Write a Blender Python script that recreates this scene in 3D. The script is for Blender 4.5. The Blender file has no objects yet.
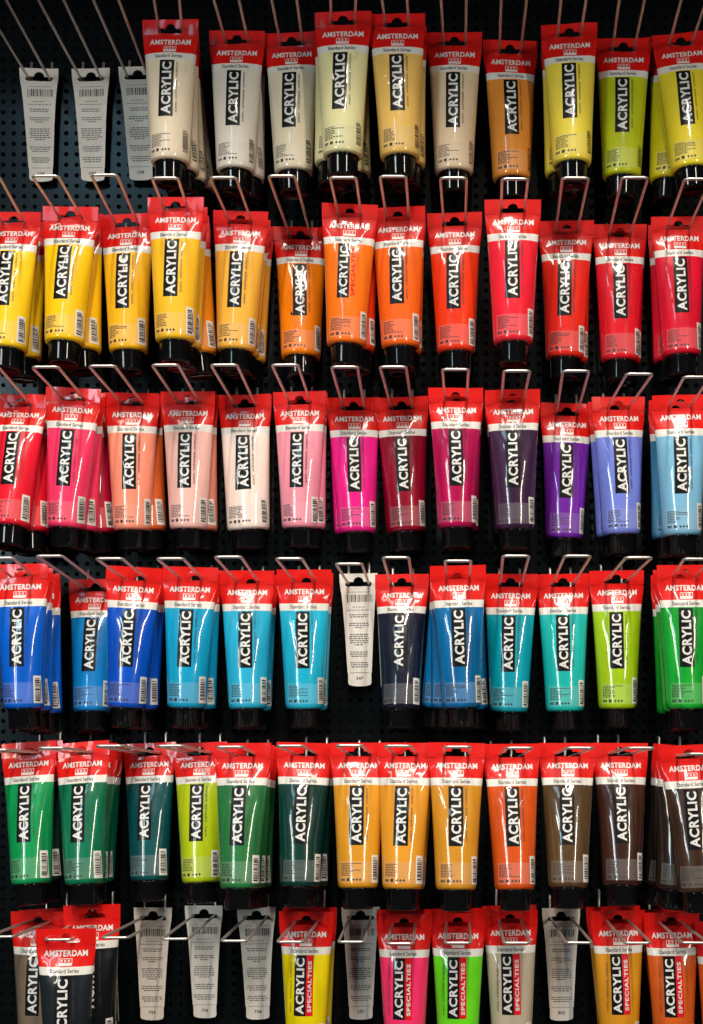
import bpy, bmesh, math, random
from mathutils import Vector, Matrix, Euler, noise

sc = bpy.context.scene
COL = sc.collection
R = math.radians
MM = 0.001
D, F, PX, PY = 1.245, 1245.0, 432.0, 718.0      # camera distance to the board, focal length in pixels, axis pixel
HOOK = 0.150                                     # hook length
SF = D / (D - HOOK)

# ------------------------------------------------------------------ helpers
def s2l(c):
    c /= 255.0
    return c / 12.92 if c <= 0.04045 else ((c + 0.055) / 1.055) ** 2.4

def lin(rgb, k=1.0):
    return tuple(min(0.95, s2l(v) * k) for v in rgb) + (1.0,)

def link(o, parent=None):
    COL.objects.link(o)
    if parent is not None:
        o.parent = parent
    return o

def mesh_obj(name, me, mats, parent=None):
    o = bpy.data.objects.new(name, me)
    link(o, parent)
    if not isinstance(mats, (list, tuple)):
        mats = [mats]
    while len(me.materials) < len(mats):
        me.materials.append(None)
    for i, m in enumerate(mats):
        o.material_slots[i].link = 'OBJECT'
        o.material_slots[i].material = m
    return o

def bm_mesh(bm, name, smooth=True):
    me = bpy.data.meshes.new(name)
    bm.to_mesh(me)
    bm.free()
    if smooth:
        me.polygons.foreach_set('use_smooth', [True] * len(me.polygons))
    return me

def proj(P):
    k = F / (D + P[1])
    return PX + P[0] * k, PY - P[2] * k

def unproj(px, py, Y):
    k = (D + Y) / F
    return Vector(((px - PX) * k, Y, (PY - py) * k))

def interp(t, tab):
    if t <= tab[0][0]:
        return tab[0][1]
    for (x0, y0), (x1, y1) in zip(tab, tab[1:]):
        if t <= x1:
            u = (t - x0) / (x1 - x0)
            return y0 + (y1 - y0) * u
    return tab[-1][1]

# ------------------------------------------------------------------ materials
def new_mat(name):
    m = bpy.data.materials.new(name)
    m.use_nodes = True
    nt = m.node_tree
    return m, nt, nt.nodes['Principled BSDF']

def film_mat(name, rgba, rough=0.32, coat=0.9, coat_rough=0.065, mottled=0.0, bump=0.12, bscale=55.0, streak=None):
    """glossy printed plastic film: slight mottling and long soft ripples"""
    m, nt, b = new_mat(name)
    b.inputs['Roughness'].default_value = rough
    b.inputs['Coat Weight'].default_value = coat
    b.inputs['Coat Roughness'].default_value = coat_rough
    b.inputs['Specular IOR Level'].default_value = 0.16
    tc = nt.nodes.new('ShaderNodeTexCoord')
    info = nt.nodes.new('ShaderNodeObjectInfo')
    add = nt.nodes.new('ShaderNodeVectorMath'); add.operation = 'ADD'
    mul = nt.nodes.new('ShaderNodeVectorMath'); mul.operation = 'SCALE'
    cmb = nt.nodes.new('ShaderNodeCombineXYZ')
    for i in range(3):
        nt.links.new(info.outputs['Random'], cmb.inputs[i])
    nt.links.new(cmb.outputs[0], mul.inputs[0]); mul.inputs['Scale'].default_value = 7.0
    nt.links.new(tc.outputs['Object'], add.inputs[0]); nt.links.new(mul.outputs[0], add.inputs[1])
    mp = nt.nodes.new('ShaderNodeMapping'); mp.inputs['Scale'].default_value = (1.0, 1.0, 0.28)
    nt.links.new(add.outputs[0], mp.inputs['Vector'])
    nz = nt.nodes.new('ShaderNodeTexNoise'); nz.inputs['Scale'].default_value = bscale
    nz.inputs['Detail'].default_value = 2.0
    nt.links.new(mp.outputs[0], nz.inputs['Vector'])
    bp = nt.nodes.new('ShaderNodeBump'); bp.inputs['Strength'].default_value = bump
    bp.inputs['Distance'].default_value = 0.0012
    nt.links.new(nz.outputs['Fac'], bp.inputs['Height'])
    nt.links.new(bp.outputs[0], b.inputs['Normal']); nt.links.new(bp.outputs[0], b.inputs['Coat Normal'])
    if mottled > 0:
        n2 = nt.nodes.new('ShaderNodeTexNoise'); n2.inputs['Scale'].default_value = 38.0
        n2.inputs['Detail'].default_value = 4.0; n2.inputs['Roughness'].default_value = 0.6
        if streak:
            mp2 = nt.nodes.new('ShaderNodeMapping'); mp2.inputs['Scale'].default_value = (2.0, 2.0, streak)
            nt.links.new(add.outputs[0], mp2.inputs['Vector']); nt.links.new(mp2.outputs[0], n2.inputs['Vector'])
        else:
            nt.links.new(mp.outputs[0], n2.inputs['Vector'])
        rp = nt.nodes.new('ShaderNodeValToRGB')
        rp.color_ramp.elements[0].position = 0.28; rp.color_ramp.elements[1].position = 0.62
        k = 1.0 - mottled
        rp.color_ramp.elements[0].color = (rgba[0] * k, rgba[1] * k, rgba[2] * k, 1)
        rp.color_ramp.elements[1].color = rgba
        nt.links.new(n2.outputs['Fac'], rp.inputs[0])
        nt.links.new(rp.outputs[0], b.inputs['Base Color'])
    else:
        b.inputs['Base Color'].default_value = rgba
    return m

def plain_mat(name, rgba, rough=0.5, metal=0.0, coat=0.0, coat_rough=0.05, grain=0.0, gscale=300.0):
    m, nt, b = new_mat(name)
    b.inputs['Base Color'].default_value = rgba
    b.inputs['Roughness'].default_value = rough
    b.inputs['Metallic'].default_value = metal
    b.inputs['Coat Weight'].default_value = coat
    b.inputs['Coat Roughness'].default_value = coat_rough
    if grain > 0:
        tc = nt.nodes.new('ShaderNodeTexCoord')
        nz = nt.nodes.new('ShaderNodeTexNoise'); nz.inputs['Scale'].default_value = gscale; nz.inputs['Detail'].default_value = 5.0
        nt.links.new(tc.outputs['Object'], nz.inputs['Vector'])
        mx = nt.nodes.new('ShaderNodeMix'); mx.data_type = 'RGBA'
        mx.inputs[6].default_value = tuple(c * (1 - grain) for c in rgba[:3]) + (1,)
        mx.inputs[7].default_value = tuple(min(1, c * (1 + grain)) for c in rgba[:3]) + (1,)
        nt.links.new(nz.outputs['Fac'], mx.inputs[0])
        nt.links.new(mx.outputs[2], b.inputs['Base Color'])
        mr = nt.nodes.new('ShaderNodeMapRange')
        mr.inputs['To Min'].default_value = max(0.02, rough - 0.12); mr.inputs['To Max'].default_value = min(1, rough + 0.15)
        nt.links.new(nz.outputs['Fac'], mr.inputs['Value']); nt.links.new(mr.outputs[0], b.inputs['Roughness'])
    return m

M_RED = film_mat('red_film', (0.66, 0.0085, 0.006, 1), rough=0.36, coat=0.42, coat_rough=0.09, bump=0.25, bscale=70, mottled=0.10)
M_BAND = film_mat('white_band', (0.70, 0.67, 0.62, 1), bump=0.12, coat=.6)
M_WHITE = plain_mat('white_ink', (0.66, 0.65, 0.62, 1), 0.40, coat=0.2, coat_rough=0.12)
M_BLACK = film_mat('black_ink', (0.006, 0.006, 0.0065, 1), bump=0.12, coat=.7)
M_PRINT = plain_mat('dark_print', (0.03, 0.025, 0.025, 1), 0.45)
M_CARDPRINT = plain_mat('faded_print', (0.10, 0.095, 0.09, 1), 0.5)
M_REDINK = film_mat('red_ink', (0.68, 0.010, 0.016, 1), bump=0.2)
M_CAP = plain_mat('black_cap', (0.0035, 0.0035, 0.004, 1), 0.09)
M_CAP.node_tree.nodes['Principled BSDF'].inputs['Specular IOR Level'].default_value = 0.4
M_WIRE = plain_mat('plated_wire', (0.66, 0.61, 0.57, 1), 0.36, metal=0.8, grain=0.12, gscale=500)
M_CARD = plain_mat('card_film', (0.76, 0.69, 0.62, 1), 0.45, coat=0.1, grain=0.05, gscale=90)
M_BOARD = plain_mat('painted_steel', (0.0032, 0.0046, 0.0053, 1), 0.20)
M_BOARD.node_tree.nodes['Principled BSDF'].inputs['Specular IOR Level'].default_value = 0.22
M_BACK = plain_mat('dark_backing', (0.006, 0.006, 0.007, 1), 0.8, grain=0.2, gscale=40)

# ------------------------------------------------------------------ tube surface (millimetres; x across, v down from the top edge)
V0 = 9.9
A_TAB = [(0, 26.4), (14, 26.1), (24, 25.3), (33, 24.2), (40, 23.5), (60, 22.3), (100, 20.0), (128, 18.7), (131, 18.4), (133.2, 17.8), (134.4, 16.2)]
B_TAB = [(0, .55), (14, .6), (17, .8), (20, 1.3), (23, 2.1), (27, 3.5), (33, 5.7), (40, 7.9), (50, 10.2), (70, 13.2), (100, 15.8), (128, 17.4), (131, 17.4), (133.2, 16.8), (134.4, 15.6)]
AMP = [(0, 0), (13, .08), (18, .40), (26, .95), (36, .85), (50, .42), (75, .28), (105, .10), (128, .03), (133, 0)]
DENT = [(36, 0), (60, 1.0), (85, 1.0), (112, .35), (128, 0)]
MID = [(0, 1.5), (14, 1.2), (30, .8), (60, .25), (100, 0)]

def n3(x, y, z):
    return noise.noise(Vector((x, y, z)))

def disp(x, v, seed, side):
    q = seed * 17.3 + side * 5.1
    n1 = n3(x / 11.0, v / 26.0, q)
    n2 = n3(x / 8.0 + v / 60.0, v / 17.0, q + 40.0)
    n4 = n3(x / 30.0 + 9.0, v / 34.0, q + 71.0)          # broad finger dents half-way down
    return interp(v, AMP) * (0.75 * n1 + 0.9 * (0.28 - abs(n2))) + interp(v, DENT) * n4

def mid(x, v, seed):
    return interp(v, MID) * n3(x / 21.0, v / 40.0, seed * 9.7 + 3.3)

def front(x, v, seed, off=0.0, side=0):
    """local point (metres) on the front (side 0) or back (side 1) skin"""
    a, b = interp(v, A_TAB), interp(v, B_TAB)
    r = max(-0.999, min(0.999, x / a))
    w = math.sqrt(1 - r * r)
    h = b * w + disp(x, v, seed, side) * min(1.0, w * 1.6)
    h = max(h, 0.25 * w)
    sgn = -1 if side == 0 else 1
    nx, ny = x / (a * a), w / max(b, 2.0)
    l = math.hypot(nx, ny) or 1
    return Vector(((x + off * nx / l) * MM, (mid(x, v, seed) + sgn * (h + off * ny / l)) * MM, (V0 - v) * MM))

def loft(bm, vs, seed, n=44):
    rings = []
    for v in vs:
        a = interp(v, A_TAB)
        ring = []
        for i in range(n):
            ph = math.pi * 2 * i / n
            x = a * math.cos(ph)
            side = 0 if math.sin(ph) >= 0 else 1
            if i in (0, n // 2):
                y = mid(x, v, seed)
                ring.append(bm.verts.new((x * MM, y * MM, (V0 - v) * MM)))
            else:
                ring.append(bm.verts.new(front(x, v, seed, 0, side)))
        rings.append(ring)
    for r0, r1 in zip(rings, rings[1:]):
        for i in range(n):
            j = (i + 1) % n
            bm.faces.new((r0[i], r1[i], r1[j], r0[j]))
    return rings

def euro_hole(w, vt, vb, bw, bt):
    """outline of the hanging slot: a bar with a rounded bump on its upper edge"""
    pts = []
    r = (vb - vt) / 2
    for k in range(7):
        t = math.pi / 2 + math.pi * k / 6
        pts.append((-w / 2 + r + r * math.cos(t), (vt + vb) / 2 + r * math.sin(t)))
    for k in range(9):
        t = math.pi - math.pi * k / 8
        pts.append((bw / 2 * math.cos(t), vt - (vt - bt) * math.sin(t)))
    for k in range(7):
        t = -math.pi / 2 + math.pi * k / 6
        pts.append((w / 2 - r + r * math.cos(t), (vt + vb) / 2 + r * math.sin(t)))
    return pts

def slice_xy(bm, xs, vs):
    for x in xs:
        bmesh.ops.bisect_plane(bm, geom=bm.verts[:] + bm.edges[:] + bm.faces[:], dist=1e-5, plane_co=(x, 0, 0), plane_no=(1, 0, 0))
    for v in vs:
        bmesh.ops.bisect_plane(bm, geom=bm.verts[:] + bm.edges[:] + bm.faces[:], dist=1e-5, plane_co=(0, v, 0), plane_no=(0, 1, 0))

def frange(a, b, s):
    out = []
    x = a
    while x < b:
        out.append(x); x += s
    return out

def plate_with_hole(outline, hole, xs, vs, front_fn, back_fn):
    """sheet with a slot, cut into a grid so that it can be bent, with front, back and rims"""
    bm = bmesh.new()
    edges = []
    for loop in (outline, hole):
        vv = [bm.verts.new((x, v, 0)) for x, v in loop]
        edges += [bm.edges.new((vv[i], vv[(i + 1) % len(vv)])) for i in range(len(vv))]
    bmesh.ops.triangle_fill(bm, use_beauty=True, edges=edges)
    slice_xy(bm, xs, vs)
    geom = bmesh.ops.duplicate(bm, geom=bm.verts[:] + bm.edges[:] + bm.faces[:])
    dup = [g for g in geom['geom'] if isinstance(g, bmesh.types.BMVert)]
    vm = geom['vert_map']
    dset = set(dup)
    orig = [v for v in bm.verts if v not in dset]
    bnd = [e for e in bm.edges if len(e.link_faces) == 1 and e.verts[0] not in dset]
    for e in bnd:
        a, b = e.verts
        try:
            bm.faces.new((a, b, vm[b], vm[a]))
        except ValueError:
            pass
    for v in orig:
        v.co = front_fn(v.co.x, v.co.y)
    for v in dup:
        v.co = back_fn(v.co.x, v.co.y)
    bmesh.ops.recalc_face_normals(bm, faces=bm.faces[:])
    return bm

def hang_tab_mesh(seed):
    out = [(-26.4, 0), (26.4, 0), (26.1, 14), (-26.1, 14)]
    hole = euro_hole(24.6, 8.3, 12.6, 9.6, 3.9)
    def ff(x, v): return Vector((x * MM, (mid(x, v, seed) - .6) * MM, (V0 - v) * MM))
    def fb(x, v): return Vector((x * MM, (mid(x, v, seed) + .6) * MM, (V0 - v) * MM))
    bm = plate_with_hole(out, hole, frange(-25, 26, 2.5), [2.5, 5, 7.5, 10], ff, fb)
    loft(bm, [14, 15.5, 17, 19, 21, 23, 25, 27, 29, 31, 33], seed)
    bm.normal_update()
    for e in bm.edges:
        if len(e.link_faces) == 2 and e.link_faces[0].normal.dot(e.link_faces[1].normal) < 0.6:
            e.smooth = False
    me = bm_mesh(bm, 'hang_tab')
    return me

def body_mesh(seed):
    bm = bmesh.new()
    vs = [33, 35.3, 37.7, 40] + frange(42.5, 130, 2.7) + [130, 131, 132.2, 133.2, 133.9, 134.4]
    rings = loft(bm, vs, seed)
    bm.faces.new(rings[-1][::-1])
    bm.faces.ensure_lookup_table()
    n = 44
    for i, f in enumerate(bm.faces):
        f.material_index = 0 if i < 3 * n else 1
    return bm_mesh(bm, 'tube_body')

def cap_mesh():
    bm = bmesh.new()
    prof = [(11, 134.0), (14.7, 134.2), (15.1, 134.6), (15.1, 135.6), (14.6, 136.0), (14.3, 137), (13.9, 151.5), (13.5, 153.0), (12.6, 153.6), (11.3, 153.7), (10.7, 153.0), (0.01, 153.0)]
    n = 48
    rings = []
    for k, (r, v) in enumerate(prof):
        rg = []
        for i in range(n):
            ph = 2 * math.pi * i / n
            rr = r
            rg.append(bm.verts.new((rr * math.cos(ph) * MM, rr * math.sin(ph) * MM, (V0 - v) * MM)))
        rings.append(rg)
    for r0, r1 in zip(rings, rings[1:]):
        for i in range(n):
            j = (i + 1) % n
            bm.faces.new((r0[i], r0[j], r1[j], r1[i]))
    bmesh.ops.remove_doubles(bm, verts=bm.verts[:], dist=1e-5)
    bmesh.ops.recalc_face_normals(bm, faces=bm.faces[:])
    return bm_mesh(bm, 'cap')

# ------------------------------------------------------------------ lettering
_glyphs = {}
def text_tris(s, bold=0.0, spacing=1.0):
    """triangulated outline of a word from the built-in font, scaled to the unit box"""
    key = (s, bold, spacing)
    if key not in _glyphs:
        cu = bpy.data.curves.new('txt', 'FONT')
        cu.body = s; cu.size = 1.0; cu.offset = bold; cu.resolution_u = 3; cu.space_character = spacing
        o = bpy.data.objects.new('txt', cu)
        COL.objects.link(o)
        dg = bpy.context.evaluated_depsgraph_get()
        me = bpy.data.meshes.new_from_object(o.evaluated_get(dg))
        vs = [(v.co.x, v.co.y) for v in me.vertices]
        fs = [tuple(p.vertices) for p in me.polygons]
        bpy.data.objects.remove(o); bpy.data.curves.remove(cu); bpy.data.meshes.remove(me)
        x0 = min(v[0] for v in vs); x1 = max(v[0] for v in vs)
        y0 = min(v[1] for v in vs); y1 = max(v[1] for v in vs)
        _glyphs[key] = ([((x - x0) / (x1 - x0), (y - y0) / (y1 - y0)) for x, y in vs], fs)
    return _glyphs[key]

def put_text(bm, s, x0, x1, v0, v1, bold=0.0, up=False, spacing=1.0):
    vs, fs = text_tris(s, bold, spacing)
    bv = []
    for u, w in vs:
        if up:      # reads from bottom to top
            bv.append(bm.verts.new((x1 - w * (x1 - x0), v1 - u * (v1 - v0), 0)))
        else:
            bv.append(bm.verts.new((x0 + u * (x1 - x0), v1 - w * (v1 - v0), 0)))
    for f in fs:
        try:
            bm.faces.new([bv[i] for i in f])
        except ValueError:
            pass

def put_rect(bm, x0, x1, v0, v1, mi=0):
    f = bm.faces.new([bm.verts.new(p) for p in ((x0, v0, 0), (x1, v0, 0), (x1, v1, 0), (x0, v1, 0))])
    f.material_index = mi

def drape(bm, seed, off, xs=(), vs=(), two=None):
    """lay flat lettering or a patch onto the tube's front skin"""
    slice_xy(bm, xs, vs)
    for v in bm.verts:
        v.co = front(v.co.x, v.co.y, seed, off)
    if two:
        for f in bm.faces:
            if f.material_index == two[0]:
                pass
    for f in bm.faces:
        if f.normal.y > 0: pass
    bm.normal_update()
    for f in bm.faces:
        if f.normal.y > 0:
            f.normal_flip()

def title_mesh(seed):
    bm = bmesh.new()
    put_text(bm, 'AMSTERDAM', -19.0, 19.2, 18.8, 24.2, bold=0.032, spacing=1.10)
    # emblem: a small outlined box with three crosses and a line of fine print under them
    x0, x1, a, b = -5.6, 6.2, 25.8, 32.0
    for r in ((x0, x1, a, a + .45), (x0, x0 + .45, a, b), (x1 - .45, x1, a, b), (x0, x1, 29.6, b)):
        put_rect(bm, *r)
    for k in range(3):
        put_text(bm, 'x', x0 + 1.5 + 3.1 * k, x0 + 3.9 + 3.1 * k, 26.9, 29.0, bold=0.03)
    drape(bm, seed, 0.16, frange(-18, 19, 2.0), frange(18, 32, 1.6))
    return bm_mesh(bm, 'title_lettering')

def series_mesh(seed):
    bm = bmesh.new()
    put_text(bm, 'Standard Series', -13.2, 12.2, 34.5, 38.2, bold=0.012)
    drape(bm, seed, 0.16, frange(-12, 13, 2.5))
    return bm_mesh(bm, 'series_lettering')

def panel_meshes(seed, style):
    bm = bmesh.new(); bl = bmesh.new(); bs = bmesh.new()
    if style == 0:
        put_rect(bm, -7.9, 5.5, 41.0, 95.8)
        put_text(bl, 'ACRYLIC', -5.5, 3.4, 43.2, 93.8, bold=0.034, up=True, spacing=1.10)
        put_text(bs, 'ACRYL \u00b7 ACRYLIQUE \u00b7 ACR\u00cdLICO', 7.0, 9.2, 43, 92, bold=0.02, up=True)
    elif style == 1:
        put_rect(bm, -9.6, 1.6, 40.2, 96.5); put_rect(bm, 1.6, 8.2, 40.2, 96.5, 1)
        put_text(bl, 'ACRYLIC', -7.9, -0.2, 43.0, 94.8, bold=0.032, up=True, spacing=1.10)
        put_text(bl, 'SPECIALTIES', 3.2, 6.8, 45.5, 93, bold=0.03, up=True, spacing=1.12)
        put_text(bs, 'ACRYL \u00b7 ACRYLIQUE \u00b7 ACR\u00cdLICO', -14.0, -12.2, 47, 94, bold=0.02, up=True)
    else:
        put_rect(bm, -9.6, 1.6, 40.2, 93)
        put_text(bl, 'ACRYLIC', -7.9, -0.2, 43.0, 91.5, bold=0.032, up=True, spacing=1.10)
        put_text(bs, 'SPECIALTIES', 3.0, 6.8, 43.5, 91, bold=0.035, up=True, spacing=1.12)
    drape(bm, seed, 0.14, frange(-9, 9, 1.4), frange(40, 94, 2.7))
    drape(bl, seed, 0.26, frange(-9, 9, 1.8), frange(40, 94, 3.0))
    drape(bs, seed, 0.16, frange(-14, 10, 1.5))
    return bm_mesh(bm, 'label_panel'), bm_mesh(bl, 'panel_lettering'), bm_mesh(bs, 'side_lettering')

def box_mesh(seed):
    bm = bmesh.new()
    put_rect(bm, -15.6, 12.5, 110.5, 130)
    drape(bm, seed, 0.08, frange(-16, 13, 1.5), frange(111, 130, 3))
    return bm_mesh(bm, 'colour_box')

def print_mesh(seed):
    bm = bmesh.new(); rnd = random.Random(seed + 50)
    for k in range(8):
        v = 112.2 + 1.5 * k
        x = -14.6; end = rnd.choice((-6.0, -4.2, -7.5, 3.5, -5.0))
        while x < end:
            w = rnd.uniform(.9, 2.6)
            put_rect(bm, x, min(x + w, end + .5), v, v + .75)
            x += w + .45
    for k in range(3):
        put_rect(bm, -14.6 + 1.25 * k, -13.7 + 1.25 * k, 125.8, 128.1)
    put_rect(bm, -9.4, -6.8, 125.5, 128.4)
    for k in range(3):
        x = -4.4 + 3.0 * k
        put_rect(bm, x, x + 2.2, 126.6, 127.5); put_rect(bm, x + .65, x + 1.55, 125.9, 126.6); put_rect(bm, x + .65, x + 1.55, 127.5, 128.2)
    drape(bm, seed, 0.18, frange(-14, 5, 2))
    return bm_mesh(bm, 'small_print')

def barcode_mesh(seed):
    bm = bmesh.new(); rnd = random.Random(seed + 90)
    put_rect(bm, 12.9, 18.2, 104.5, 129.8, 0)
    drape(bm, seed, 0.12, frange(14, 19, .8), frange(105, 130, 3))
    b2 = bmesh.new()
    v = 107.0
    while v < 127:
        w = rnd.choice((.45, .7, 1.1, 1.5)); put_rect(b2, 14.0, 17.2, v, v + w, 1); v += w + rnd.choice((.4, .6, .9))
    put_rect(b2, 17.4, 17.8, 109, 126, 1)
    drape(b2, seed, 0.2, frange(14, 19, .8))
    tmp = bpy.data.meshes.new('t'); b2.to_mesh(tmp); b2.free(); bm.from_mesh(tmp); bpy.data.meshes.remove(tmp)
    return bm_mesh(bm, 'barcode')

CAP = cap_mesh()
_variants = {}
def variant(seed, style):
    k0 = ('base', seed)
    if k0 not in _variants:
        _variants[k0] = dict(tab=hang_tab_mesh(seed), body=body_mesh(seed), title=title_mesh(seed), series=series_mesh(seed),
                             box=box_mesh(seed), prt=print_mesh(seed), bar=barcode_mesh(seed))
    k1 = (seed, style)
    if k1 not in _variants:
        _variants[k1] = panel_meshes(seed, style)
    return _variants[k0], _variants[k1]

_paints = {}
def paint(rgb):
    if rgb not in _paints:
        c = lin(rgb, 0.92)
        dark = 0.3 * rgb[0] + 0.6 * rgb[1] + 0.1 * rgb[2] < 125 and max(rgb) < 200
        body = film_mat('paint_film', c, mottled=0.5 if dark else (0.09 if max(rgb) + min(rgb) > 262 else 0.2), streak=0.16 if dark else None)  # dark paints: colour streaks for uneven film and painted-in soft reflections
        k = 0.16
        tint = tuple(v * (1 - k) + 0.42 * k for v in c[:3]) + (1,)
        _paints[rgb] = (body, film_mat('tinted_box', tint, mottled=0.05))
    return _paints[rgb]

def make_tube(loc, rot, rgb, seed, style, label, plain_code=False):
    base, pan = variant(seed, style)
    body, tint = paint(rgb)
    root = bpy.data.objects.new('paint_tube', None)
    root.empty_display_size = 0.02
    link(root)
    root.location = loc
    root.rotation_euler = rot
    root['label'] = label; root['category'] = 'paint tube'; root['group'] = 'paint tubes hanging on the display hooks'
    tab = mesh_obj('hang_tab', base['tab'], M_RED, root)
    mesh_obj('title_lettering', base['title'], M_WHITE, tab)
    bd = mesh_obj('tube_body', base['body'], [M_BAND, body], root)
    mesh_obj('series_lettering', base['series'], M_PRINT, bd)
    p = mesh_obj('label_panel', pan[0], [M_BLACK, M_REDINK], root)
    mesh_obj('panel_lettering', pan[1], M_WHITE, p)
    mesh_obj('side_lettering', pan[2], M_REDINK if style == 2 else M_PRINT, bd)
    bx = mesh_obj('colour_box', base['box'], tint, root)
    mesh_obj('small_print', base['prt'], M_PRINT, bx)
    mesh_obj('barcode', base['bar'], [body if plain_code else M_BAND, M_PRINT], root)
    mesh_obj('cap', CAP, M_CAP, root)
    return root

# ------------------------------------------------------------------ wire hooks
def sweep(bm, pts, r, n=10):
    rings = []
    prev = None
    for i, p in enumerate(pts):
        p = Vector(p)
        d = (Vector(pts[min(i + 1, len(pts) - 1)]) - Vector(pts[max(i - 1, 0)])).normalized()
        if prev is None:
            u = d.orthogonal().normalized()
        else:
            u = (prev - d * prev.dot(d)).normalized()
        prev = u
        w = d.cross(u)
        rings.append([bm.verts.new(p + r * (u * math.cos(2 * math.pi * k / n) + w * math.sin(2 * math.pi * k / n))) for k in range(n)])
    for a, b in zip(rings, rings[1:]):
        for k in range(n):
            bm.faces.new((a[k], a[(k + 1) % n], b[(k + 1) % n], b[k]))
    bm.faces.new(rings[0][::-1]); bm.faces.new(rings[-1])

def arc(c, p0, p1, n=6):
    """points of a quarter turn round corner c from p0 to p1"""
    c, p0, p1 = Vector(c), Vector(p0), Vector(p1)
    out = []
    for k in range(n + 1):
        t = math.pi / 2 * k / n
        out.append(c + (p0 - c) * (1 - math.sin(t)) + (p1 - c) * (1 - math.cos(t)))
    return out

def make_hook(B, Ff, label):
    """double wire prong: two wires out of the board joined by a bar at the front"""
    o_ = B.copy()
    fw = Ff - B
    L = []
    hw, rr = 10.2 * MM, 4.0 * MM
    up = Vector((0, 0, 1)); x = Vector((1, 0, 0)); d = fw.normalized(); back = Vector((0, 1, 0))
    def side(s):
        w = x * (hw * s)
        pts = [w + up * 0.0215 + back * 0.004, w + up * 0.0200]
        pts += arc(w + Vector((0, 0, 0)), w + up * rr, w + d * rr)
        wf = w + fw + x * (0.0012 * s)
        pts += arc(wf, wf - d * rr, wf - x * (rr * s))
        return pts
    a, b = side(-1), side(1)
    bm = bmesh.new()
    sweep(bm, a + b[::-1], 1.3 * MM)
    bmesh.ops.recalc_face_normals(bm, faces=bm.faces[:])
    o = mesh_obj('wire_hook', bm_mesh(bm, 'wire_hook'), M_WIRE)
    o.location = o_
    o['label'] = label; o['category'] = 'hook'; o['group'] = 'wire hooks on the pegboard'
    return o

# ------------------------------------------------------------------ information cards
def card_curl(x, v, seed):
    return 1.6 * n3(x / 40, v / 60, seed * 3.1) + 0.0009 * (v - 20) ** 2 * 0.35 - 0.0022 * x * x

def make_card(loc, rot, seed, number, label):
    def ff(x, v): return Vector((x * MM, (card_curl(x, v, seed) - .45) * MM, (V0 - v) * MM))
    def fb(x, v): return Vector((x * MM, (card_curl(x, v, seed) + .45) * MM, (V0 - v) * MM))
    w = [(0, 18.9), (8, 18.7), (14, 18.1), (22, 16.9), (34, 15.7), (60, 14.0), (98, 12.0), (99, 11.5), (108.5, 11.5), (110.5, 10.4)]
    out = [(-a, v) for v, a in w[::-1]] + [(a, v) for v, a in w]
    out = [(-w[0][1], 0)] + [(w[0][1], 0)] + [(a, v) for v, a in w[1:]] + [(6, 111.6), (0, 111.9), (-6, 111.6)] + [(-a, v) for v, a in w[:0:-1]]
    bm = plate_with_hole(out, euro_hole(26.4, 8.3, 12.8, 10, 3.4), frange(-18, 19, 6), frange(15, 110, 8), ff, fb)
    o = mesh_obj('info_card', bm_mesh(bm, 'info_card', smooth=False), M_CARD)
    o.location = loc; o.rotation_euler = rot
    o['label'] = label; o['category'] = 'product card'; o['group'] = 'printed cards left on empty hooks'
    rnd = random.Random(seed * 7 + 1)
    bm = bmesh.new()
    x = -11.5
    while x < 13:
        q = rnd.choice((.35, .6, .9, 1.3)); put_rect(bm, x, min(x + q, 13.4), 21, 28.2 if x > -10 else 29); x += q + rnd.choice((.4, .6, .9))
    def line(v, x0, x1, h=.95):
        x = x0
        while x < x1 - .6:
            q = rnd.uniform(1.2, 3.6); put_rect(bm, x, min(x + q, x1), v, v + h); x += q + .7
    line(18.2, -11, 12, .5); line(33, -6.5, 6.5, .6); line(36, -11.5, 11.5, .6)
    for v0, n, last in ((40.5, 2, 9), (49, 3, 4), (60, 6, 5), (77.5, 3, 8), (88, 3, 8)):
        for k in range(n):
            hw = last if k == n - 1 else rnd.uniform(8.8, 10.6)
            line(v0 + 2.05 * k, -hw, hw)
    put_rect(bm, -9.5, 9.5, 98.2, 98.6)
    slice_xy(bm, frange(-12, 14, 6), [])
    for v in bm.verts:
        p = ff(v.co.x, v.co.y); v.co = Vector((p.x, p.y - .12 * MM, p.z))
    mesh_obj('printed_text', bm_mesh(bm, 'printed_text'), M_CARDPRINT, o)
    bm = bmesh.new()
    put_text(bm, number, -3.4, 3.4, 102.3, 105.4, bold=0.03, spacing=1.15)
    for v in bm.verts:
        p = ff(v.co.x, v.co.y); v.co = Vector((p.x, p.y - .12 * MM, p.z))
    mesh_obj('number', bm_mesh(bm, 'number'), M_PRINT, o)
    return o

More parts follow.
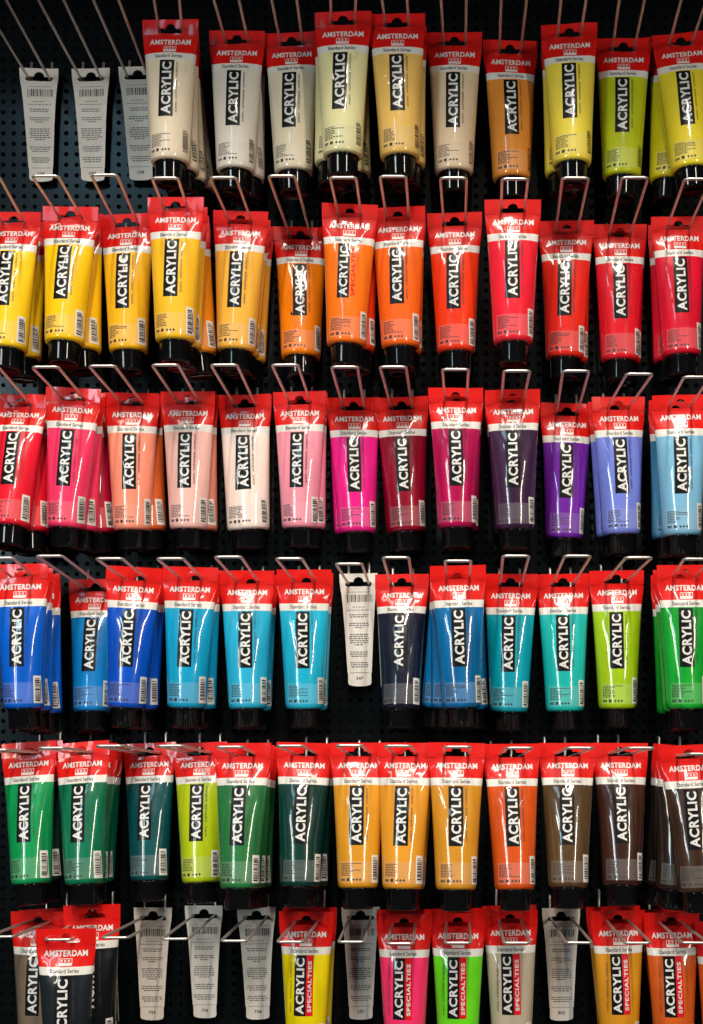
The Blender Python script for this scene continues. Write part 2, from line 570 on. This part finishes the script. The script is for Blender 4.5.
# ------------------------------------------------------------------ the pegboard
def pegboard():
    pitch = 10.5 * MM; r = 2.4 * MM
    x0, z0 = -0.56, -0.46
    nx, nz = 92, 124
    bm = bmesh.new()
    cache = {}
    def gv(i, j):
        if (i, j) not in cache:
            cache[(i, j)] = bm.verts.new((x0 + i * pitch / 2, 0, z0 + j * pitch / 2))
        return cache[(i, j)]
    for a in range(nx):
        for b in range(nz):
            ci, cj = 2 * a + 1, 2 * b + 1
            cx, cz = x0 + ci * pitch / 2, z0 + cj * pitch / 2
            ringo = [gv(ci + dx, cj + dz) for dx, dz in ((1, 0), (1, 1), (0, 1), (-1, 1), (-1, 0), (-1, -1), (0, -1), (1, -1))]
            ang = [k * math.pi / 4 for k in range(8)]
            ri = [bm.verts.new((cx + r * math.cos(t), 0, cz + r * math.sin(t))) for t in ang]
            rb = [bm.verts.new((cx + r * math.cos(t), 0.0016, cz + r * math.sin(t))) for t in ang]
            for k in range(8):
                m = (k + 1) % 8
                bm.faces.new((ringo[k], ri[k], ri[m], ringo[m]))
                bm.faces.new((ri[k], rb[k], rb[m], ri[m]))
    bm.normal_update()
    for f in bm.faces:
        if abs(f.normal.y) > .5 and f.normal.y > 0:
            f.normal_flip()
    o = mesh_obj('pegboard', bm_mesh(bm, 'pegboard', smooth=False), M_BOARD)
    o['kind'] = 'structure'
    bm = bmesh.new()
    bmesh.ops.create_cube(bm, size=1)
    for v in bm.verts:
        v.co = Vector((v.co.x * 1.3 - 0.08, v.co.y * .02 + 0.024, v.co.z * 1.6 + 0.2))
    o = mesh_obj('wall', bm_mesh(bm, 'wall', smooth=False), M_BACK)
    o['kind'] = 'structure'

pegboard()

# canopy added above the top row (just out of the picture): it shades the upper hooks
bm = bmesh.new()
bmesh.ops.create_cube(bm, size=1)
for v in bm.verts:
    v.co = Vector((v.co.x * 1.5 - 0.06, v.co.y * .27 - 0.139, v.co.z * .02 + 0.755))
bmesh.ops.bevel(bm, geom=bm.edges[:], offset=0.003, segments=2, affect='EDGES')
o = mesh_obj('shade_canopy', bm_mesh(bm, 'shade_canopy', smooth=False), M_BACK)
o['kind'] = 'structure'

# ------------------------------------------------------------------ layout, measured on the photograph
ROW_WORD = ['top', 'second', 'third', 'fourth', 'fifth', 'bottom']
# per row: hooks as (front x, front y) in pixels; tube entries: (hook, colour name, rgb, xt, yt, xb, yb, style, behind)
# behind: list of (xb, rgb or None)
def base_front(bx, by):
    return PX + (bx - PX) * SF, PY + (by - PY) * SF

HOOKS = [
    [base_front(b, 74) for b in (39, 90.5, 140, 197, 248, 300, 354, 398, 451, 505, 558, 610, 666)],
    [(-14, 177), (45, 176), (104, 175), (165, 178), (223, 177.6), (281.6, 176), (343, 177.6), (393, 176.5), (453.5, 178), (515, 179), (575.6, 178), (635, 177.6), (698, 179)],
    [(-14, 368), (45, 367), (102, 366), (165, 365), (224, 365), (285, 365), (344.6, 367), (393, 367), (455.5, 369.5), (517, 371), (576, 371), (639.7, 374), (697, 377)],
    [(0, 558), (49, 556), (109, 558.6), (170, 558.6), (228, 557), (289, 558.6), (349, 564), (396, 557.6), (458, 561), (516, 556), (577.7, 556), (639, 557.6), (697, 559)],
    [(-6, 750), (51.5, 748), (109, 746), (170, 746), (229.5, 747), (290, 746), (349.5, 745.5), (398, 746), (457.4, 747), (519.7, 748), (580.5, 748), (641.3, 748), (702, 754)],
    [(0, 936.7), (58, 939.6), (115, 937.7), (175, 939), (234, 941), (290, 942), (351.5, 942), (400, 943.7), (458, 943), (517, 943), (579, 942.8), (638, 943), (695, 942.8), (753, 943)],
]
T = [
 [ # top row
  (3, 'pale cream', (240, 222, 194), 170.7, 20, 170.4, 159, 0, [(180, None), (189, None), (197, None)]),
  (4, 'off-white', (234, 224, 210), 237, 31, 236, 167, 0, [(246, None)]),
  (5, 'ivory', (236, 222, 194), 291.5, 33, 293.7, 172, 0, []),
  (6, 'pale greenish yellow', (232, 224, 168), 343, 12, 342.7, 150, 0, [(334, None), (352, None)]),
  (7, 'sandy yellow', (236, 190, 100), 396.7, 14, 400, 160, 0, [(406, None)]),
  (8, 'beige', (232, 206, 170), 454.5, 33, 454, 165.6, 0, []),
  (9, 'light orange', (232, 146, 56), 510, 41, 511.6, 176, 0, []),
  (10, 'pale lemon yellow', (246, 222, 76), 569, 24, 571.7, 156, 0, [(564, None)]),
  (11, 'yellow green', (198, 208, 32), 623.5, 38.5, 621.5, 181, 0, []),
  (12, 'bright yellow', (246, 222, 52), 680, 33, 690, 161.5, 0, [(668, (232, 212, 30))]),
 ],
 [
  (0, 'lemon yellow', (252, 208, 30), 14, 212, 8, 343, 0, [(22, None)]),
  (1, 'primary yellow', (252, 198, 18), 71, 206.6, 64.9, 336, 0, [(82, None)]),
  (2, 'warm yellow', (250, 186, 32), 127, 214, 128.7, 345.6, 0, []),
  (3, 'golden yellow', (250, 190, 40), 175.8, 197.5, 175.5, 338, 0, [(182, None), (198, (236, 140, 24))]),
  (4, 'pale amber', (250, 184, 66), 241, 211.4, 236.5, 347, 0, [(240, None), (247, None)]),
  (5, 'yellow orange', (250, 132, 12), 301, 228, 300, 350, 0, [(302, None)]),
  (6, 'bright orange', (252, 118, 22), 350, 204, 346.4, 339, 2, [(356, (236, 60, 20))]),
  (7, 'orange', (248, 102, 24), 397.5, 207.3, 400.7, 347, 0, [(403, None)]),
  (8, 'orange red', (244, 58, 22), 454.5, 213, 456, 346.6, 0, []),
  (9, 'rose red', (240, 36, 56), 512.8, 199.8, 513, 346, 0, []),
  (10, 'vermilion', (236, 42, 28), 566.5, 221, 564.7, 354.8, 0, [(569, None)]),
  (11, 'carmine red', (228, 24, 42), 619.7, 224.4, 619.5, 361, 0, [(622, None)]),
  (12, 'deep rose red', (228, 22, 52), 678, 217, 681, 355.8, 0, [(672, None)]),
 ],
 [
  (0, 'scarlet', (232, 26, 50), 21, 394, 11, 521, 0, [(30, None)]),
  (1, 'hot pink', (250, 58, 104), 73.7, 388, 67, 524.5, 0, [(79, None), (97, (190, 16, 60))]),
  (2, 'salmon', (252, 150, 122), 131.8, 393, 132.8, 533.4, 0, [(148, (214, 96, 40))]),
  (3, 'light pink', (248, 192, 182), 188, 391.7, 189, 533, 0, [(199, (220, 130, 110))]),
  (4, 'palest pink', (252, 230, 218), 245, 395, 246, 530.7, 0, [(251, None)]),
  (5, 'rose pink', (248, 152, 172), 299.6, 391.7, 300.7, 532.4, 0, [(307, None)]),
  (6, 'magenta', (240, 30, 140), 354, 398.6, 353, 530.7, 0, [(357, None)]),
  (7, 'dark crimson', (148, 10, 42), 401.6, 398, 404.9, 529.7, 0, [(407, None)]),
  (8, 'raspberry', (188, 10, 84), 455.6, 388, 457, 531.4, 0, [(459, None)]),
  (9, 'dark plum', (64, 35, 67), 512.5, 389.7, 515, 530.7, 0, [(513, None)]),
  (10, 'violet', (120, 38, 172), 567, 403.4, 564, 538, 0, []),
  (11, 'lavender blue', (116, 132, 222), 618, 397, 621, 531.5, 0, [(615, None)]),
  (12, 'pale sky blue', (124, 184, 218), 680, 395, 681.5, 536.5, 0, [(671, (70, 140, 180))]),
 ],
 [
  (0, 'deep blue', (6, 98, 214), 20, 564, 24, 707, 0, [(33, None), (43, None)]),
  (1, 'cerulean', (14, 128, 200), 96, 579, 92.5, 705.5, 0, []),
  (2, 'royal blue', (6, 84, 202), 134.5, 567, 127, 705.5, 0, [(140, None)]),
  (3, 'bright cyan', (16, 164, 210), 190.6, 567, 187, 706, 0, [(197, None)]),
  (4, 'light cyan', (40, 178, 218), 247, 570.6, 248, 706, 0, [(253, None)]),
  (5, 'sky blue', (30, 184, 220), 304, 569.6, 304.8, 707, 0, [(309, None)]),
  (7, 'dark navy', (24, 30, 50), 401.9, 574, 400.7, 706, 0, []),
  (8, 'mid blue', (10, 114, 178), 457.8, 565.5, 461.5, 708, 0, [(450, None), (440, None), (470, None)]),
  (9, 'teal blue', (10, 166, 188), 510.8, 574, 509, 710, 0, []),
  (10, 'turquoise', (26, 188, 182), 562.8, 574, 565, 709, 0, []),
  (11, 'lime green', (168, 208, 20), 616.5, 570.6, 617.5, 708, 0, []),
  (12, 'bright green', (24, 176, 54), 685, 565, 686, 709, 0, [(681, None), (676, None)]),
 ],
 [
  (0, 'emerald green', (14, 152, 84), 28.5, 742, 31.6, 881, 0, [(44, (20, 50, 46))]),
  (1, 'dark emerald', (14, 120, 84), 82, 742, 85, 882, 0, [(89, None), (95, None)]),
  (2, 'deep teal', (8, 80, 84), 149.7, 743, 149.7, 877, 0, []),
  (3, 'olive lime', (178, 198, 20), 200, 742.7, 201.5, 876, 0, []),
  (4, 'forest green', (46, 124, 68), 243, 743, 240, 886, 0, [(246, None), (253, None)]),
  (5, 'dark green', (12, 60, 52), 305, 742.7, 300, 881, 0, [(309, None)]),
  (6, 'mustard', (222, 152, 36), 359, 742.7, 358, 881, 0, []),
  (7, 'yellow ochre', (226, 152, 42), 405.5, 742.7, 402.6, 880, 0, [(405, None)]),
  (8, 'golden ochre', (214, 146, 38), 456.5, 742.7, 456, 880, 0, []),
  (9, 'burnt orange', (216, 84, 24), 511, 743.8, 514.7, 887, 0, []),
  (10, 'olive brown', (92, 68, 40), 567, 743, 568, 884, 0, []),
  (11, 'reddish dark brown', (66, 37, 28), 620, 743, 622, 882, 0, []),
  (12, 'dark umber', (66, 45, 33), 688, 745, 697, 899, 0, [(675, (46, 33, 27)), (663, (38, 29, 26))]),
 ],
 [
  (0, 'taupe', (124, 108, 90), 38, 911.6, 39, 1050, 0, [(52, None)]),
  (1, 'blue black', (34, 41, 46), 66, 928.7, 67, 1070, 0, [], 0.94),
  (1, 'jet black', (20, 26, 30), 92, 905, 95, 1044, 0, [(101, None)], 0.5),
  (5, 'acid yellow', (244, 220, 8), 306.5, 911.5, 306, 1052, 1, [(312, None)]),
  (7, 'neon pink', (255, 54, 112), 404, 914, 405, 1052, 1, [(405, None)]),
  (8, 'neon green', (108, 228, 34), 457.9, 913, 458, 1052, 1, [(459, None)]),
  (9, 'pale grey beige', (190, 176, 152), 510, 910, 512, 1050, 1, [(511, None)]),
  (11, 'ochre yellow', (226, 152, 34), 617.6, 910.5, 619, 1050, 1, [(618, None)]),
  (12, 'copper orange', (214, 94, 32), 671, 912.5, 674, 1050, 1, [(676, None)]),
  (13, 'brick orange', (226, 90, 26), 722, 921, 724, 1058, 1, []),
 ],
]
CARDS = {(0, 0): ('104', 'dim beige'), (0, 1): ('105', 'pale'), (0, 2): ('108', 'pale'),
         (3, 6): ('247', 'x'), (5, 2): ('735', 'x'), (5, 3): ('736', 'x'), (5, 4): ('738', 'x'), (5, 6): ('257', 'x'), (5, 10): ('802', 'x')}
CARD_POS = {(0, 0): (39.2, 68.5, 41), (0, 1): (91, 68.5, 93), (0, 2): (138, 67, 141),
            (3, 6): (358.5, 573.5, 360), (5, 2): (153, 907.5, 152), (5, 3): (204, 905.5, 205), (5, 4): (256.5, 907, 258),
            (5, 6): (360.5, 907, 361), (5, 10): (561, 908, 561.5)}
CARD_LABEL = {
 (0, 0): 'printed product card on the empty hook at the left end of the top row',
 (0, 1): 'middle one of the three printed product cards in the top row',
 (0, 2): 'printed product card beside the pale cream tube in the top row',
 (3, 6): 'only printed product card in the fourth row, between sky blue and navy tubes',
 (5, 2): 'printed product card beside the jet black tubes in the bottom row',
 (5, 3): 'middle one of the three adjoining product cards in the bottom row',
 (5, 4): 'printed product card left of the acid yellow tube in the bottom row',
 (5, 6): 'printed product card between the acid yellow and neon pink tubes, bottom row',
 (5, 10): 'printed product card between grey beige and ochre yellow tubes, bottom row'}

hook_geo = {}
for r, hs in enumerate(HOOKS):
    for c, (fx, fy) in enumerate(hs):
        Fp = unproj(fx, fy, -HOOK)
        hook_geo[(r, c)] = [Vector((Fp.x, -0.0025, Fp.z)), Fp]
hook_user = {}
rng = random.Random(7)
LB = 132.5 - V0
def bottom_px(P, rot):
    m = Euler(rot).to_matrix()
    return proj(P + m @ Vector((0, 0, -LB * MM)))[0], proj(P + m @ Vector((0, -17.4 * MM, -LB * MM)))[1]

def solve_rot(P, xb, yb, yaw, lo, hi, deflt=None):
    best = None
    cand = [lo + (hi - lo) * k / 40 for k in range(41)] if deflt is None else [deflt]
    for th in cand:
        lam = 0.0
        for _ in range(6):
            x, y = bottom_px(P, (-R(th), lam, yaw))
            lam -= (xb - x) / F * (D + P.y) / (LB * MM) * 0.9
        lam = max(-R(12), min(R(12), lam))
        x, y = bottom_px(P, (-R(th), lam, yaw))
        e = abs(y - yb) + 0.15 * abs(th - 4)
        if best is None or e < best[0]:
            best = (e, th, lam)
    return (-R(best[1]), best[2], yaw), best[1]

ORD = ['second', 'third', 'fourth', 'fifth']
SEEDS = 15
kk = 0
for r, row in enumerate(T):
    n = len(row)
    for i, ent in enumerate(row):
        c, name, rgb, xt, yt, xb, yb, style, behind = ent[:9]
        B, Fp = hook_geo[(r, c)]
        best = None
        for k in range(6, 93):
            t = k / 100
            P = B.lerp(Fp, t)
            s = F / (D + P.y) / 1000
            hx = xt + (xb - xt) * V0 / 132; hy = yt + V0 * s
            px, py = proj(P)
            e = (px - hx) ** 2 + (py - hy) ** 2 + (40 if r < 3 else 500) * (t - 0.62) ** 2
            if best is None or e < best[0]:
                best = (e, t, hx, hy, P.y)
        _, t, hx, hy, Y = best
        if len(ent) > 9:
            t = ent[9]; Y = B.lerp(Fp, t).y
        P = unproj(hx, hy, Y)
        nb = Fp + (P - Fp) / (1 - t)
        if (nb - B).length < 0.03 and len(ent) == 9:
            hook_geo[(r, c)][0] = Vector((nb.x, -0.0025, nb.z))
        B = hook_geo[(r, c)][0]
        yaw = rng.uniform(-R(5), R(5))
        rot, th = solve_rot(P, xb, yb, yaw, -1, 13) if r < 3 else solve_rot(P, xb, yb, yaw, 0, 9)
        left = row[i - 1][1] if i else None
        right = row[i + 1][1] if i < n - 1 else None
        if left and right:
            where = f'between the {left} and {right} ones'
        elif right:
            where = f'at left end beside the {right} one'
        else:
            where = f'at right end beside the {left} one'
        lab = f'{name} front paint tube {where}, {ROW_WORD[r]} row'
        make_tube(P, rot, rgb, kk % SEEDS, style, lab, r == 0); kk += 1
        hook_user[(r, c)] = name
        step = min(0.024, (-P.y - 0.012) / max(1, len(behind))) if behind else 0
        for q, (bxb, brgb) in enumerate(behind):
            tt = (-P.y - step * (q + 1)) / HOOK
            Q = B.lerp(Fp, max(0.05, tt))
            Q.x += rng.uniform(-.0012, .0012)
            yw = rng.uniform(-R(6), R(6))
            th2 = max(0.5, th - 1.6 * (q + 1))
            rot2, _ = solve_rot(Q, bxb, 0, yw, 0, 0, th2)
            side = 'right' if bxb > xb else 'left'
            lb = f'{ORD[q]} tube back behind the {name} front tube, {ROW_WORD[r]} row'
            make_tube(Q, rot2, brgb or rgb, kk % SEEDS, style, lb, r == 0); kk += 1

for key, (num, _) in CARDS.items():
    B, Fp = hook_geo[key]
    xt, yt, xb = CARD_POS[key]
    Y = -0.010
    s = F / (D + Y) / 1000
    P = unproj(xt, yt + V0 * s, Y)
    t = -Y / HOOK
    nb = Fp + (P - Fp) / (1 - t)
    hook_geo[key][0] = Vector((nb.x, -0.0025, nb.z))
    lam = -(xb - xt) / 108
    make_card(P, (R(-1.0), lam, R(rng.uniform(-3, 3))), sum(key) + 2 * key[1], num, CARD_LABEL[key])

for (r, c), (B, Fp) in hook_geo.items():
    if (r, c) in hook_user:
        lab = f'wire hook carrying the {hook_user[(r, c)]} paint tube in the {ROW_WORD[r]} row'
    elif (r, c) in CARDS:
        lab = 'wire hook holding the ' + CARD_LABEL[(r, c)]
        lab = ' '.join(lab.split()[:16])
    else:
        lab = f'empty wire hook in the {ROW_WORD[r]} row'
    make_hook(B, Fp, lab)

# ------------------------------------------------------------------ light
def area(name, loc, target, sx, sy, power, col):
    l = bpy.data.lights.new(name, 'AREA')
    l.shape = 'RECTANGLE'; l.size = sx; l.size_y = sy; l.energy = power; l.color = col
    o = bpy.data.objects.new(name, l)
    link(o)
    o.location = loc
    o.rotation_euler = (Vector(target) - Vector(loc)).to_track_quat('-Z', 'Y').to_euler()
    return o

area('overhead_light', (-0.22, -1.35, 2.35), (0, 0, 0.15), 0.12, 0.9, 34, (1.0, 0.90, 0.78))
area('overhead_light', (0.30, -1.45, 2.35), (0, 0, 0.15), 0.12, 0.9, 30, (1.0, 0.90, 0.78))
area('overhead_light', (-0.95, -1.5, 2.35), (0, 0, 0.15), 0.12, 0.9, 12, (1.0, 0.90, 0.78))
area('overhead_light', (0.30, -8.0, 7.6), (0, 0, 0.0), 0.25, 2.6, 500, (1.0, 0.91, 0.80))  # extra overhead fill, added to brighten the lower rows and cards
area('fill_lamp', (1.75, -2.9, 0.95), (0, 0, -0.1), 0.14, 0.9, 30, (1.0, 0.88, 0.74))  # low warm fill added from the right for the bottom-row cards
area('fill_lamp', (-2.0, -2.9, 0.75), (0, 0, -0.1), 0.14, 0.9, 20, (1.0, 0.88, 0.74))  # matching fill added from the left for cards left in shade
area('window_light', (-1.48, -2.6, 0.70), (0, 0, 0.0), 0.11, 1.2, 14, (0.55, 0.86, 1.0))
area('window_light', (-1.04, -2.7, 1.85), (0, 0, 0.3), 0.30, 0.45, 3.4, (0.45, 0.80, 1.0))

w = bpy.data.worlds.new('World')
sc.world = w
w.use_nodes = True
w.node_tree.nodes['Background'].inputs[0].default_value = (0.75, 0.85, 1.0, 1)
w.node_tree.nodes['Background'].inputs[1].default_value = 0.022

# ------------------------------------------------------------------ camera
cam = bpy.data.cameras.new('camera')
cam.sensor_fit = 'VERTICAL'; cam.sensor_height = 36.0
cam.lens = 36.0 * F / 1024
cam.shift_x = (351.5 - PX) / 1024
cam.shift_y = (PY - 512) / 1024
cam.clip_start = 0.02; cam.clip_end = 100
co = bpy.data.objects.new('camera', cam)
link(co)
co.location = (0, -D, 0)
co.rotation_euler = (R(90), 0, 0)
sc.camera = co

sc.view_settings.view_transform = 'Standard'
sc.view_settings.look = 'None'
sc.view_settings.exposure = 0.0
sc.view_settings.gamma = 1.0
sc.cycles.max_bounces = 6
sc.cycles.use_denoising = True
